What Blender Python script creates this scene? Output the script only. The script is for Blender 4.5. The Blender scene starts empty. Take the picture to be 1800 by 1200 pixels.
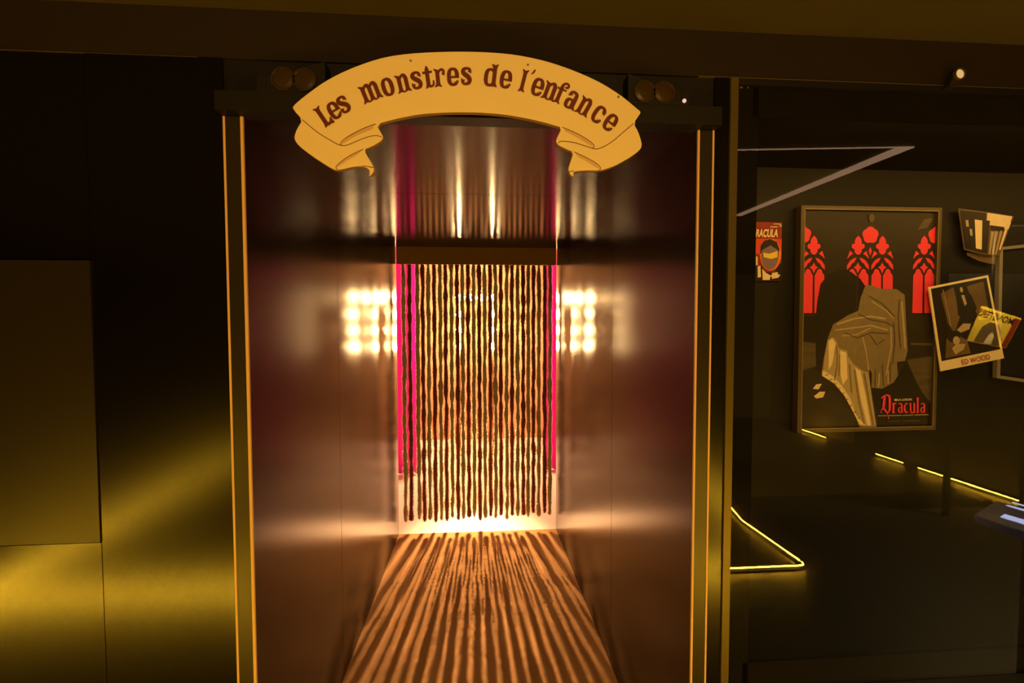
import bpy, bmesh, math, random
from mathutils import Vector, Matrix

random.seed(7)
scn = bpy.context.scene
COL = scn.collection

# ------------------------------------------------------------------ camera
F, CX, CY = 800.0, 900.0, 600.0
YAW, PITCH, ROLL = 0.0714, 0.0390, -0.0016
CAM = Vector((0.0, 0.0, 1.6))


def cam_rows():
    cy, sy, cp, sp, cr, sr = math.cos(YAW), math.sin(YAW), math.cos(PITCH), math.sin(PITCH), math.cos(ROLL), math.sin(ROLL)
    B = Matrix(((1, 0, 0), (0, 0, -1), (0, 1, 0)))
    Ry = Matrix(((cy, 0, -sy), (0, 1, 0), (sy, 0, cy)))
    Rx = Matrix(((1, 0, 0), (0, cp, -sp), (0, sp, cp)))
    Rz = Matrix(((cr, -sr, 0), (sr, cr, 0), (0, 0, 1)))
    return Rz @ Rx @ Ry @ B


M = cam_rows()
MT = M.transposed()
cd = bpy.data.cameras.new('camera')
cd.sensor_width = 36.0
cd.lens = 16.0
cd.clip_start = 0.02
cam = bpy.data.objects.new('camera', cd)
COL.objects.link(cam)
cam.matrix_world = Matrix.Translation(CAM) @ Matrix((M[0], -M[1], -M[2])).transposed().to_4x4()
scn.camera = cam


def at(px, py, Y):
    """point of the vertical plane y=Y that the photograph shows at pixel (px, py)"""
    d = MT @ Vector(((px - CX) / F, (py - CY) / F, 1.0))
    return CAM + d * ((Y - CAM.y) / d.y)


def on_z(px, py, Z):
    d = MT @ Vector(((px - CX) / F, (py - CY) / F, 1.0))
    return CAM + d * ((Z - CAM.z) / d.z)


# ------------------------------------------------------------------ world, exposure, large lights
w = bpy.data.worlds.new('world')
scn.world = w
w.use_nodes = True
w.node_tree.nodes['Background'].inputs[0].default_value = (0.30, 0.17, 0.04, 1)
w.node_tree.nodes['Background'].inputs[1].default_value = 0.01
vs = scn.view_settings
vs.view_transform = 'Standard'
vs.look = 'None'
vs.exposure = 0.0
vs.gamma = 1.0
vs.use_curve_mapping = False

AMBER = (1.0, 0.54, 0.125)
LED_COL = (1.0, 0.51, 0.022)
LED_STRENGTH = 270.0
RIBBON_STRENGTH = 2.9
SPOT_POWER = 116.0          # amber track spotlight on the banner, behind the camera
CASE_POWER = 12.5           # lamp bar at the top of the showcase
BULB_STRENGTH = 460.0
ADDED_ROOM_SPOT = 1700.0         # each of the two wall spots added to light the passage floor
BULB_COL = (1.0, 0.60, 0.24)
FILL_PANEL_STRENGTH = 1.4       # ceiling light panel added to fill the room behind the curtain

# main planes (metres, camera foot point at the origin, y into the picture)
YF = 1.27                  # front face of the dark wall
YB = 3.458                 # far end of the passage
XL, XR = -0.617, 0.588     # passage sides
ZC = 2.172                 # passage ceiling
ZT = 2.425                 # ceiling of the front hall


def mirrored(px, py, Z):
    """hall point at height Z whose mirror image in the glass is seen at (px, py)"""
    p = on_z(px, py, Z)
    return Vector((p.x, 2 * YF - p.y, Z))


# ------------------------------------------------------------------ materials
def mat(name, col, rough=0.5, spec=0.5, metal=0.0, noise=0.0, nscale=40.0, bump=0.0, bscale=120.0, emit=None, est=0.0,
        stretch=None, sheen=0.0, ior=1.5, transl=0.0):
    m = bpy.data.materials.new(name)
    m.use_nodes = True
    nt = m.node_tree
    b = nt.nodes['Principled BSDF']
    b.inputs['Base Color'].default_value = (*col, 1)
    b.inputs['Roughness'].default_value = rough
    b.inputs['Specular IOR Level'].default_value = spec
    b.inputs['IOR'].default_value = ior
    b.inputs['Metallic'].default_value = metal
    if sheen:
        b.inputs['Sheen Weight'].default_value = sheen
    if emit:
        b.inputs['Emission Color'].default_value = (*emit, 1)
        b.inputs['Emission Strength'].default_value = est
    if noise or bump:
        tc = nt.nodes.new('ShaderNodeTexCoord')
        mp = nt.nodes.new('ShaderNodeMapping')
        nt.links.new(tc.outputs['Object'], mp.inputs['Vector'])
        if stretch:
            mp.inputs['Scale'].default_value = stretch
        if noise:
            n = nt.nodes.new('ShaderNodeTexNoise')
            n.inputs['Scale'].default_value = nscale
            n.inputs['Detail'].default_value = 4
            nt.links.new(mp.outputs['Vector'], n.inputs['Vector'])
            r = nt.nodes.new('ShaderNodeMapRange')
            r.inputs['To Min'].default_value = 1 - noise
            r.inputs['To Max'].default_value = 1 + noise
            nt.links.new(n.outputs['Fac'], r.inputs['Value'])
            mx = nt.nodes.new('ShaderNodeVectorMath')
            mx.operation = 'SCALE'
            mx.inputs[0].default_value = col
            nt.links.new(r.outputs['Result'], mx.inputs['Scale'])
            nt.links.new(mx.outputs['Vector'], b.inputs['Base Color'])
        if bump:
            n2 = nt.nodes.new('ShaderNodeTexNoise')
            n2.inputs['Scale'].default_value = bscale
            n2.inputs['Detail'].default_value = 3
            nt.links.new(mp.outputs['Vector'], n2.inputs['Vector'])
            bp = nt.nodes.new('ShaderNodeBump')
            bp.inputs['Strength'].default_value = bump
            bp.inputs['Distance'].default_value = 0.002
            nt.links.new(n2.outputs['Fac'], bp.inputs['Height'])
            nt.links.new(bp.outputs['Normal'], b.inputs['Normal'])
    if transl:
        out = nt.nodes['Material Output']
        t = nt.nodes.new('ShaderNodeBsdfTranslucent')
        t.inputs['Color'].default_value = (*col, 1)
        ms = nt.nodes.new('ShaderNodeMixShader')
        ms.inputs[0].default_value = transl
        nt.links.new(b.outputs[0], ms.inputs[1])
        nt.links.new(t.outputs[0], ms.inputs[2])
        nt.links.new(ms.outputs[0], out.inputs['Surface'])
    return m


def emat(name, col, strength):
    m = bpy.data.materials.new(name)
    m.use_nodes = True
    nt = m.node_tree
    nt.nodes.remove(nt.nodes['Principled BSDF'])
    e = nt.nodes.new('ShaderNodeEmission')
    e.inputs[0].default_value = (*col, 1)
    e.inputs[1].default_value = strength
    nt.links.new(e.outputs[0], nt.nodes['Material Output'].inputs['Surface'])
    return m


def glass_mat(name, tint=(1, 1, 1)):
    m = bpy.data.materials.new(name)
    m.use_nodes = True
    nt = m.node_tree
    nt.nodes.remove(nt.nodes['Principled BSDF'])
    tr = nt.nodes.new('ShaderNodeBsdfTransparent')
    tr.inputs[0].default_value = (*tint, 1)
    gl = nt.nodes.new('ShaderNodeBsdfGlossy')
    gl.inputs['Roughness'].default_value = 0.0
    fr = nt.nodes.new('ShaderNodeFresnel')
    fr.inputs[0].default_value = 1.70
    ge = nt.nodes.new('ShaderNodeNewGeometry')      # reflect once, at the outer face of the thin pane
    inv = nt.nodes.new('ShaderNodeMath')
    inv.operation = 'SUBTRACT'
    inv.inputs[0].default_value = 1.0
    nt.links.new(ge.outputs['Backfacing'], inv.inputs[1])
    mu = nt.nodes.new('ShaderNodeMath')
    mu.operation = 'MULTIPLY'
    nt.links.new(fr.outputs[0], mu.inputs[0])
    nt.links.new(inv.outputs[0], mu.inputs[1])
    ms = nt.nodes.new('ShaderNodeMixShader')
    nt.links.new(mu.outputs[0], ms.inputs[0])
    nt.links.new(tr.outputs[0], ms.inputs[1])
    nt.links.new(gl.outputs[0], ms.inputs[2])
    nt.links.new(ms.outputs[0], nt.nodes['Material Output'].inputs['Surface'])
    return m


MT_ = {}
MT_['satin'] = mat('satin_black_laminate', (0.0024, 0.0016, 0.0012), 0.20, 0.5, bump=0.02, bscale=30)
MT_['satin_side'] = mat('satin_dark_laminate', (0.006, 0.004, 0.003), 0.20, 0.5, ior=1.45, bump=0.03, bscale=24, stretch=(1, 1, 1))
MT_['satin_ceiling'] = mat('satin_dark_ceiling_laminate', (0.006, 0.004, 0.003), 0.175, 0.5, bump=0.02, bscale=24)


def brushed(m, amount):
    nt = m.node_tree
    b = nt.nodes['Principled BSDF']
    c = nt.nodes.new('ShaderNodeCombineXYZ')
    c.inputs[1].default_value = 1.0
    nt.links.new(c.outputs[0], b.inputs['Tangent'])
    b.inputs['Anisotropic'].default_value = amount


MT_['satin_ceiling'].node_tree.nodes['Principled BSDF'].inputs['Roughness'].default_value = 0.19
brushed(MT_['satin_ceiling'], 0.75)
MT_['satin_rough'] = mat('rougher_dark_laminate', (0.015, 0.011, 0.006), 0.34, 0.5, bump=0.02, bscale=60)
MT_['black'] = mat('matte_black_paint', (0.0042, 0.003, 0.002), 0.6, 0.3, noise=0.3, nscale=8)
MT_['border'] = mat('black_enamel_border', (0.0022, 0.0015, 0.001), 0.85, 0.1)
MT_['fascia'] = mat('dark_fascia_paint', (0.016, 0.010, 0.006), 0.8, 0.2, noise=0.2, nscale=6)
MT_['ceil'] = mat('olive_ceiling_paint', (0.072, 0.058, 0.024), 0.8, 0.2, noise=0.12, nscale=5)
MT_['hallwall'] = mat('hall_wall_paint', (0.022, 0.016, 0.008), 0.7, 0.3, noise=0.15, nscale=4)
MT_['hallfloor'] = mat('hall_floor', (0.034, 0.024, 0.010), 0.5, 0.4, noise=0.2, nscale=14)
MT_['edge'] = mat('raw_board_edge', (0.72, 0.46, 0.24), 0.45, 0.5, noise=0.12, nscale=60, stretch=(1, 1, .05))
MT_['frameband'] = mat('jamb_black', (0.020, 0.015, 0.008), 0.30, 0.5)
MT_['profile'] = mat('bronze_profile', (0.10, 0.075, 0.02), 0.35, 0.5, metal=0.3)
MT_['header'] = mat('header_board_paint', (0.36, 0.20, 0.07), 0.65, 0.3, noise=0.12, nscale=20)
MT_['carpet'] = mat('brown_passage_carpet', (0.44, 0.25, 0.13), 0.9, 0.1, noise=0.22, nscale=180, bump=0.25, bscale=500)
MT_['whitefloor'] = mat('white_vinyl_floor', (0.66, 0.58, 0.66), 0.45, 0.4, noise=0.04, nscale=6)
MT_['peach'] = mat('peach_room_wall', (0.74, 0.50, 0.34), 0.8, 0.2, noise=0.05, nscale=5)
MT_['orange'] = mat('terracotta_room_wall', (0.46, 0.22, 0.12), 0.8, 0.2, noise=0.05, nscale=5)
MT_['cream'] = mat('cream_room_wall', (0.44, 0.275, 0.16), 0.7, 0.2, noise=0.04, nscale=5)
MT_['pink'] = mat('magenta_drape', (0.90, 0.08, 0.74), 0.7, 0.2, noise=0.15, nscale=30, stretch=(1, 1, .1), sheen=0.3, transl=0.45)
MT_['peachdark'] = mat('brown_bulb_panel', (0.16, 0.09, 0.05), 0.7, 0.2, noise=0.1, nscale=8)
MT_['steel'] = mat('dull_metal', (0.30, 0.27, 0.22), 0.4, 0.5, metal=0.9)
MT_['board'] = mat('cream_painted_board', (0.80, 0.66, 0.44), 0.55, 0.3, noise=0.03, nscale=9, bump=0.03, bscale=300)
MT_['boardedge'] = mat('board_edge_brown', (0.28, 0.16, 0.06), 0.7, 0.2)
MT_['shade'] = mat('printed_fold_shading', (0.62, 0.42, 0.24), 0.6, 0.2, noise=0.10, nscale=60)
MT_['ink'] = mat('brown_lettering', (0.115, 0.020, 0.010), 0.55, 0.3)
MT_['line'] = mat('fine_brown_print', (0.10, 0.03, 0.008), 0.6, 0.2)
MT_['glass'] = glass_mat('showcase_glass')
MT_['lens'] = mat('amber_lamp_lens', (0.035, 0.02, 0.005), 0.25, 0.6)
MT_['led'] = emat('amber_led', LED_COL, LED_STRENGTH)
MT_['ribbon'] = emat('ceiling_led_ribbon', (1.0, 0.58, 0.33), RIBBON_STRENGTH)
MT_['bulb'] = emat('warm_bulb', BULB_COL, BULB_STRENGTH)
MT_['panel'] = emat('room_fill_light_panel', (0.95, 0.84, 1.0), FILL_PANEL_STRENGTH)


# ------------------------------------------------------------------ mesh helpers
class MB:
    def __init__(self):
        self.v, self.f = [], []

    def poly(self, pts):
        n = len(self.v)
        self.v += [tuple(p) for p in pts]
        self.f.append(tuple(range(n, n + len(pts))))

    def box(self, x0, x1, y0, y1, z0, z1):
        n = len(self.v)
        self.v += [(x0, y0, z0), (x1, y0, z0), (x1, y1, z0), (x0, y1, z0), (x0, y0, z1), (x1, y0, z1), (x1, y1, z1), (x0, y1, z1)]
        self.f += [tuple(n + i for i in q) for q in ((0, 3, 2, 1), (4, 5, 6, 7), (0, 1, 5, 4), (1, 2, 6, 5), (2, 3, 7, 6), (3, 0, 4, 7))]
        return self

    def prism(self, pts, depth):
        """pts: world points of a front face (any plane y=const); depth along +y"""
        n = len(self.v)
        k = len(pts)
        self.v += [tuple(p) for p in pts] + [(p[0], p[1] + depth, p[2]) for p in pts]
        self.f.append(tuple(range(n, n + k)))
        self.f.append(tuple(range(n + 2 * k - 1, n + k - 1, -1)))
        for i in range(k):
            j = (i + 1) % k
            self.f.append((n + i, n + k + i, n + k + j, n + j))
        return self

    def tube(self, pts, r, seg=8, closed=False):
        n0 = len(self.v)
        k = len(pts)
        pts = [Vector(p) for p in pts]
        for i, p in enumerate(pts):
            a = pts[max(0, i - 1)]
            b = pts[min(k - 1, i + 1)]
            t = (b - a).normalized()
            u = t.cross(Vector((0, 0, 1)))
            if u.length < 1e-4:
                u = t.cross(Vector((1, 0, 0)))
            u.normalize()
            v = t.cross(u)
            for s in range(seg):
                an = 2 * math.pi * s / seg
                self.v.append(tuple(p + (u * math.cos(an) + v * math.sin(an)) * r))
        for i in range(k - 1):
            for s in range(seg):
                s2 = (s + 1) % seg
                self.f.append((n0 + i * seg + s, n0 + i * seg + s2, n0 + (i + 1) * seg + s2, n0 + (i + 1) * seg + s))
        self.f.append(tuple(n0 + s for s in range(seg - 1, -1, -1)))
        self.f.append(tuple(n0 + (k - 1) * seg + s for s in range(seg)))
        return self

    def lathe(self, prof, c, axis='z', seg=16):
        """prof: (radius, height) list around axis through c"""
        n0 = len(self.v)
        for r, h in prof:
            for s in range(seg):
                a = 2 * math.pi * s / seg
                x, y = r * math.cos(a), r * math.sin(a)
                if axis == 'z':
                    q = (c[0] + x, c[1] + y, c[2] + h)
                elif axis == 'y':
                    q = (c[0] + x, c[1] + h, c[2] + y)
                else:
                    q = (c[0] + h, c[1] + x, c[2] + y)
                self.v.append(q)
        for i in range(len(prof) - 1):
            for s in range(seg):
                s2 = (s + 1) % seg
                self.f.append((n0 + i * seg + s, n0 + i * seg + s2, n0 + (i + 1) * seg + s2, n0 + (i + 1) * seg + s))
        self.f.append(tuple(n0 + s for s in range(seg - 1, -1, -1)))
        self.f.append(tuple(n0 + (len(prof) - 1) * seg + s for s in range(seg)))
        return self

    def build(self, name, m, parent=None, smooth=False, recalc=True, bevel=0.0):
        me = bpy.data.meshes.new(name)
        me.from_pydata(self.v, [], self.f)
        if recalc:
            bm = bmesh.new()
            bm.from_mesh(me)
            bmesh.ops.recalc_face_normals(bm, faces=bm.faces)
            bm.to_mesh(me)
            bm.free()
        mm = MT_[m] if isinstance(m, str) else m
        me.materials.append(mm)
        if smooth:
            for p in me.polygons:
                p.use_smooth = True
        o = bpy.data.objects.new(name, me)
        COL.objects.link(o)
        if parent:
            o.parent = parent
            o.matrix_parent_inverse = Matrix.Translation(-parent.location) if parent.type == 'EMPTY' else Matrix()
        if bevel:
            b = o.modifiers.new('bevel', 'BEVEL')
            b.width = bevel
            b.segments = 2
        return o


def tag(o, label=None, cat=None, group=None, kind=None):
    if label:
        o['label'] = label
    if cat:
        o['category'] = cat
    if group:
        o['group'] = group
    if kind:
        o['kind'] = kind
    return o


def empty(name, loc=(0, 0, 0), label=None, cat=None, group=None, kind=None):
    o = bpy.data.objects.new(name, None)
    COL.objects.link(o)
    o.location = loc
    o.empty_display_size = 0.05
    return tag(o, label, cat, group, kind)


def struct(o, label=None):
    o['kind'] = 'structure'
    if label:
        o['label'] = label
    return o


def box(name, m, x0, x1, y0, y1, z0, z1, parent=None, bevel=0.0):
    return MB().box(x0, x1, y0, y1, z0, z1).build(name, m, parent, bevel=bevel)


# ------------------------------------------------------------------ the front hall (shell)
HX0, HX1, HY0 = -4.6, 4.95, -4.8
struct(box('floor', 'hallfloor', HX0, HX1, HY0, YF, -0.05, 0.0), 'dark floor of the exhibition hall in front of the portal')
ceil = struct(box('ceiling', 'ceil', HX0, HX1, HY0, YF + 0.10, ZT, ZT + 0.05), 'olive painted ceiling above the dark wall')
struct(box('wall_left', 'hallwall', HX0 - 0.05, HX0, HY0, YF, 0, ZT), 'far left wall of the hall')
MT_['hallright'] = mat('hall_right_wall_paint', (0.012, 0.009, 0.004), 0.7, 0.3)
MT_['olivewall'] = mat('olive_wall_panel', (0.13, 0.10, 0.03), 0.7, 0.3, noise=0.1, nscale=4)
struct(box('added_wall_panel', 'olivewall', HX1 - 0.03, HX1 - 0.001, HY0, -3.1, 0, ZT), 'olive panel added on the far right wall of the hall to lighten the glass reflection')  # unseen panel added so part of the glass mirrors a paler tone
struct(box('wall_right', 'hallright', HX1, HX1 + 0.05, HY0, YF, 0, ZT), 'far right wall of the hall')
struct(box('wall_back', 'olivewall', HX0, HX1, HY0 - 0.05, HY0, 0, ZT), 'wall of the hall behind the camera')

# dark front wall: panels hung with open joints on a backing
wf = struct(empty('wall_front', (0, YF, 0)), 'dark satin panelled wall with the curtained portal')
box('backing', 'black', HX0, -0.69, YF + 0.022, YF + 0.06, 0, 2.30, wf)
box('panel', 'satin', -1.0085, -0.6705, YF, YF + 0.02, 0.0, 2.295, wf)
box('panel', 'satin', -1.95, -1.0125, YF + 0.004, YF + 0.022, 1.770, 2.295, wf)
box('panel', 'satin_rough', -1.95, -1.0105, YF - 0.004, YF + 0.02, 1.020, 1.766, wf)
box('panel', 'satin', -1.95, -1.0105, YF, YF + 0.02, 0.0, 1.0165, wf)
box('panel', 'satin', -3.2, -1.953, YF, YF + 0.02, 0.0, 2.295, wf)
box('panel', 'satin', HX0, -3.203, YF, YF + 0.02, 0.0, 2.295, wf)
box('panel', 'satin', 0.6685, 0.7095, YF, YF + 0.02, 0.0, 2.295, wf)
box('edge_profile', 'profile', 0.7115, 0.7340, YF - 0.006, YF + 0.02, 0.0, 2.295, wf)
struct(box('wall_upper', 'fascia', HX0, HX1, YF + 0.004, YF + 0.10, 2.298, ZT - 0.001), 'brown black fascia above the panels')
struct(box('trim_1', 'profile', HX0, -0.73, YF + 0.001, YF + 0.01, 2.2955, 2.2975), 'thin pale bead along the top of the left panels, standing in for leaking light')  # pale bead in place of light leaking through the gap above the panels
struct(box('trim_2', 'profile', 0.62, HX1, YF + 0.001, YF + 0.01, 2.2955, 2.2985), 'thin bead along the top of the showcase side, standing in for leaking light')  # same bead for the lit gap on the showcase side

# portal jambs: dark bands edged by raw board strips
ZJ = 2.146
for k, (a, b, c) in enumerate(((-0.6695, -0.6640, -0.6255), (0.6665, 0.6615, 0.6240))):
    s = 1 if k == 0 else -1
    j = struct(empty('trim_%d' % (3 + k), (a, YF, 0)), ('left' if k == 0 else 'right') + ' jamb of the portal, black band between two pale strips')
    x = sorted((a, b))
    box('strip', 'edge', x[0], x[1], YF - 0.0035, YF + 0.003, 0, ZJ, j)
    x = sorted((b, c))
    box('band', 'frameband', x[0], x[1], YF - 0.002, YF + 0.003, 0, ZJ, j)
    c2 = XL if k == 0 else XR + 0.030
    c2 = (-0.6185 if k == 0 else 0.6185)
    x = sorted((c, c2))
    box('strip', 'edge', x[0], x[1], YF - 0.0035, YF + 0.003, 0, ZJ, j)
lint = struct(box('trim_5', 'black', -0.672, 0.671, YF - 0.035, YF + 0.02, ZJ + 0.001, 2.197), 'black lintel plank across the portal behind the banner')
struct(box('wall_above', 'black', -0.69, 0.69, YF + 0.01, YF + 0.06, 2.198, 2.2975), 'black recess wall above the lintel')

# ------------------------------------------------------------------ passage
# (its side panels splay a hair so that they meet the jambs)
for k, (xa, xb, nm) in enumerate(((-0.6185, XL, 'left'), (0.6185, XR, 'right'))):
    s = -1 if k == 0 else 1
    wl = struct(empty('wall_passage_' + nm, (xa, YF, 0)), 'satin dark panelled ' + nm + ' wall of the passage, mirroring the curtain')
    for (ya, yb) in ((YF + 0.0035, 2.045), (2.048, YB)):
        fa, fb = (ya - YF) / (YB - YF), (yb - YF) / (YB - YF)
        x0, x1 = xa + (xb - xa) * fa, xa + (xb - xa) * fb
        mb = MB()
        p = [(x0, ya), (x1, yb), (x1 + s * 0.02, yb), (x0 + s * 0.02, ya)]
        n = 0
        mb.v = [(q[0], q[1], 0.0) for q in p] + [(q[0], q[1], ZC + .02) for q in p]
        mb.f = [(0, 1, 2, 3), (4, 7, 6, 5), (0, 4, 5, 1), (1, 5, 6, 2), (2, 6, 7, 3), (3, 7, 4, 0)]
        mb.build('panel', 'satin_side', wl)
cp = struct(empty('ceiling_passage', (0, YF, ZC)), 'satin dark ceiling of the passage with streaked reflections')
for (ya, yb) in ((YF + 0.0035, 2.045), (2.048, YB)):
    box('panel', 'satin_ceiling', -0.64, 0.64, ya, yb, ZC, ZC + 0.02, cp)
struct(box('floor_passage', 'carpet', -0.64, 0.64, YF + 0.001, YB, -0.05, 0.001), 'brown carpet of the passage striped with strand shadows')
header = struct(box('trim_6', 'header', XL + 0.005, XR - 0.005, YB - 0.012, YB + 0.010, 2.0445, ZC - 0.0001), 'dark brown header board that the garland curtain hangs from')

# ------------------------------------------------------------------ room behind the curtain
RX, RY0, RY1, RZ = 1.75, YB + 0.004, 6.30, 2.60
struct(box('floor_room', 'whitefloor', -RX, RX, YB, RY1, -0.05, 0.0), 'white floor of the bright room behind the curtain')
struct(box('ceiling_room', 'cream', -RX, RX, YB, RY1, RZ, RZ + .05), 'ceiling of the bright room')
struct(box('wall_room_back', 'cream', -RX, RX, RY1, RY1 + .05, 0, RZ), 'cream back wall of the bright room')
struct(box('wall_room_left', 'orange', -RX - .05, -RX, YB, RY1, 0, RZ), 'terracotta left wall of the bright room')
struct(box('wall_room_right', 'orange', RX, RX + .05, YB, RY1, 0, RZ), 'terracotta right wall of the bright room')
mb = MB()
mb.box(-RX, XL - 0.022, YB + 0.001, YB + 0.03, 0, RZ).box(XR + 0.022, RX, YB + 0.001, YB + 0.03, 0, RZ).box(XL - 0.022, XR + 0.022, YB + 0.012, YB + 0.03, ZC + 0.021, RZ)
struct(mb.build('wall_room_front', 'orange'), 'inner side of the portal wall in the bright room')


def drape(name, x0, x1, y, z0, z1, folds, label):
    mb = MB()
    nx, nz = folds * 12, 14
    th = 0.004
    for side in (0, 1):
        for i in range(nx + 1):
            for j in range(nz + 1):
                u, v = i / nx, j / nz
                a = u * folds * 2 * math.pi
                d = (0.030 + 0.012 * math.sin(u * 9)) * (1.0 - 0.45 * v) * math.sin(a + 0.5 * math.sin(3 * v + u * 7))
                mb.v.append((x0 + (x1 - x0) * u + 0.006 * math.sin(a * 2), y + d + side * th, z0 + (z1 - z0) * v))
    B = (nx + 1) * (nz + 1)
    for i in range(nx):
        for j in range(nz):
            a = i * (nz + 1) + j
            mb.f.append((a, a + nz + 1, a + nz + 2, a + 1))
            mb.f.append((B + a, B + a + 1, B + a + nz + 2, B + a + nz + 1))
    for j in range(nz):
        mb.f.append((j, j + 1, B + j + 1, B + j))
        e = nx * (nz + 1) + j
        mb.f.append((e, B + e, B + e + 1, e + 1))
    for i in range(nx):
        a = i * (nz + 1)
        mb.f.append((a, B + a, B + a + nz + 1, a + nz + 1))
        a += nz
        mb.f.append((a, a + nz + 1, B + a + nz + 1, B + a))
    o = mb.build(name, 'pink', smooth=True)
    hem = MB()
    hem.box(x0, x1, y - 0.002, y + 0.006, z1, z1 + 0.03)
    hem.build('heading_tape', 'pink', o)
    return tag(o, label, 'curtain', 'magenta drapes of the room')


drape('drape', -1.30, -0.640, 4.86, 0.012, 2.50, 7, 'magenta drape hanging at the left behind the garland curtain')
drape('drape', 0.685, 1.32, 4.86, 0.012, 2.50, 7, 'magenta drape hanging at the right behind the garland curtain')
rod = MB().tube([(-1.70, 4.865, 2.545), (1.70, 4.865, 2.545)], 0.014, 10).build('drape_rod', 'steel', smooth=True)
tag(rod, 'metal rod carrying the two magenta drapes', 'curtain rod')

# vanity mirror ringed by bulbs
vm = empty('bulb_arch', (-0.05, 5.66, 0.0), 'standing arch frame of warm bulbs glowing behind the middle strands', 'lamp')
vx0, vx1, vz0, vz1 = -0.36, 0.26, 1.10, 2.02
mb = MB()
bx0, bx1, bz1, bz0 = at(806, 523, 5.62).x, at(868, 523, 5.62).x, at(837, 523, 5.62).z, 0.0
mb.box(bx0 - .018, bx1 + .018, 5.66, 5.69, bz1 - .018, bz1 + .018).box(bx0 - .018, bx0 + .018, 5.66, 5.69, 0.012, bz1 - .0185)
mb.box(bx1 - .018, bx1 + .018, 5.66, 5.69, 0.012, bz1 - .0185)
mb.build('frame', 'peachdark', vm)
for fx in (bx0, bx1):
    box('foot', 'peachdark', fx - .03, fx + .03, 5.50, 5.85, 0.0, 0.012, vm)
BL = MB().lathe([(0.014, 0.0), (0.018, -0.012), (0.034, -0.030), (0.042, -0.056), (0.037, -0.082), (0.020, -0.098), (0.002, -0.102)], (0, 0, 0), 'y', 12)
b0 = None
spots = [(px, 523) for px in (806, 827, 847, 868)] + [(px, py) for px in (806.5, 868) for py in (552, 580, 608)]
for (px, py) in spots:
    p = at(px, py, 5.62)
    if b0 is None:
        o = b0 = BL.build('bulb', 'bulb', vm, smooth=True)
    else:
        o = b0.copy()
        COL.objects.link(o)
    o.location = (p.x, 5.66, p.z)
    o.matrix_parent_inverse = Matrix.Translation(-vm.location)

lp = empty('fill_light_panel', (0, 3.75, RZ), 'ceiling light panel added to fill the bright room', 'lamp')  # unseen panel added to light the white floor and the drapes
box('frame', 'cream', -0.82, 0.82, 3.60, 3.90, RZ - 0.025, RZ - 0.001, lp)
box('diffuser', 'panel', -0.80, 0.80, 3.62, 3.88, RZ - 0.028, RZ - 0.0255, lp)

for k, (rx, lab) in enumerate(((-0.085, 'left'), (0.025, 'right'))):  # spots added to throw the strand stripes onto the carpet
    rsp = empty('added_wall_spotlight', (rx, RY1, 2.07), 'warm spotlight added on the back wall of the bright room, the %s one of two' % lab, 'lamp', 'added wall spotlights of the bright room')
    MB().lathe([(0.022, 0.0), (0.030, -0.02), (0.030, -0.07), (0.024, -0.072), (0.024, -0.05)], (rx, 6.19, 2.07), 'y', 16).build('housing', 'steel', rsp)
    box('bracket', 'steel', rx - .01, rx + .01, 6.19, RY1, 2.06, 2.08, rsp)
    rd = bpy.data.lights.new('added_wall_spotlight_light', 'SPOT')
    rd.energy = ADDED_ROOM_SPOT
    rd.color = (1.0, 0.54, 0.19)
    rd.spot_size = math.radians(25)
    rd.spot_blend = 1.0
    rd.shadow_soft_size = 0.012
    ro = bpy.data.objects.new('added_wall_spotlight_light', rd)
    COL.objects.link(ro)
    ro.location = (rx, 6.10, 2.07)
    ro.rotation_euler = (Vector((-0.03, 2.95, 0.0)) - ro.location).to_track_quat('-Z', 'Y').to_euler()
    ro.parent = rsp
    ro.matrix_parent_inverse = Matrix.Translation(-rsp.location)

# ------------------------------------------------------------------ garland curtain
rail = MB().tube([(XL + 0.012, YB + 0.055, 2.098), (XR - 0.012, YB + 0.055, 2.098)], 0.008, 8).build('curtain_rail', 'steel', smooth=True)
tag(rail, 'thin metal rail behind the header carrying the garland strands', 'curtain rail')
for sx in (XL + 0.06, XR - 0.06):
    MB().box(sx, sx + 0.02, YB + 0.0095, YB + 0.06, 2.10, 2.112).build('bracket', 'steel', rail)

MT_['dark_core'] = mat('dark_garland_core', (0.085, 0.022, 0.012), 0.6, 0.3)
MT_['dark_fibre'] = mat('dark_garland_tinsel', (0.50, 0.11, 0.05), 0.35, 0.5, transl=0.55)
MT_['light_core'] = mat('olive_garland_core', (0.36, 0.29, 0.20), 0.5, 0.4)
MT_['light_fibre'] = mat('gold_brown_tinsel', (0.92, 0.80, 0.62), 0.25, 0.6, metal=0.2, transl=0.55)


def noise1(seed):
    r = random.Random(seed)
    ph = [(r.uniform(4, 60), r.uniform(0, 6.28), r.uniform(.4, 1)) for _ in range(9)]
    s = sum(a for _, _, a in ph) * 0.45

    def f(t):
        return sum(a * math.sin(k * t + p) for k, p, a in ph) / s
    return f


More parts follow.
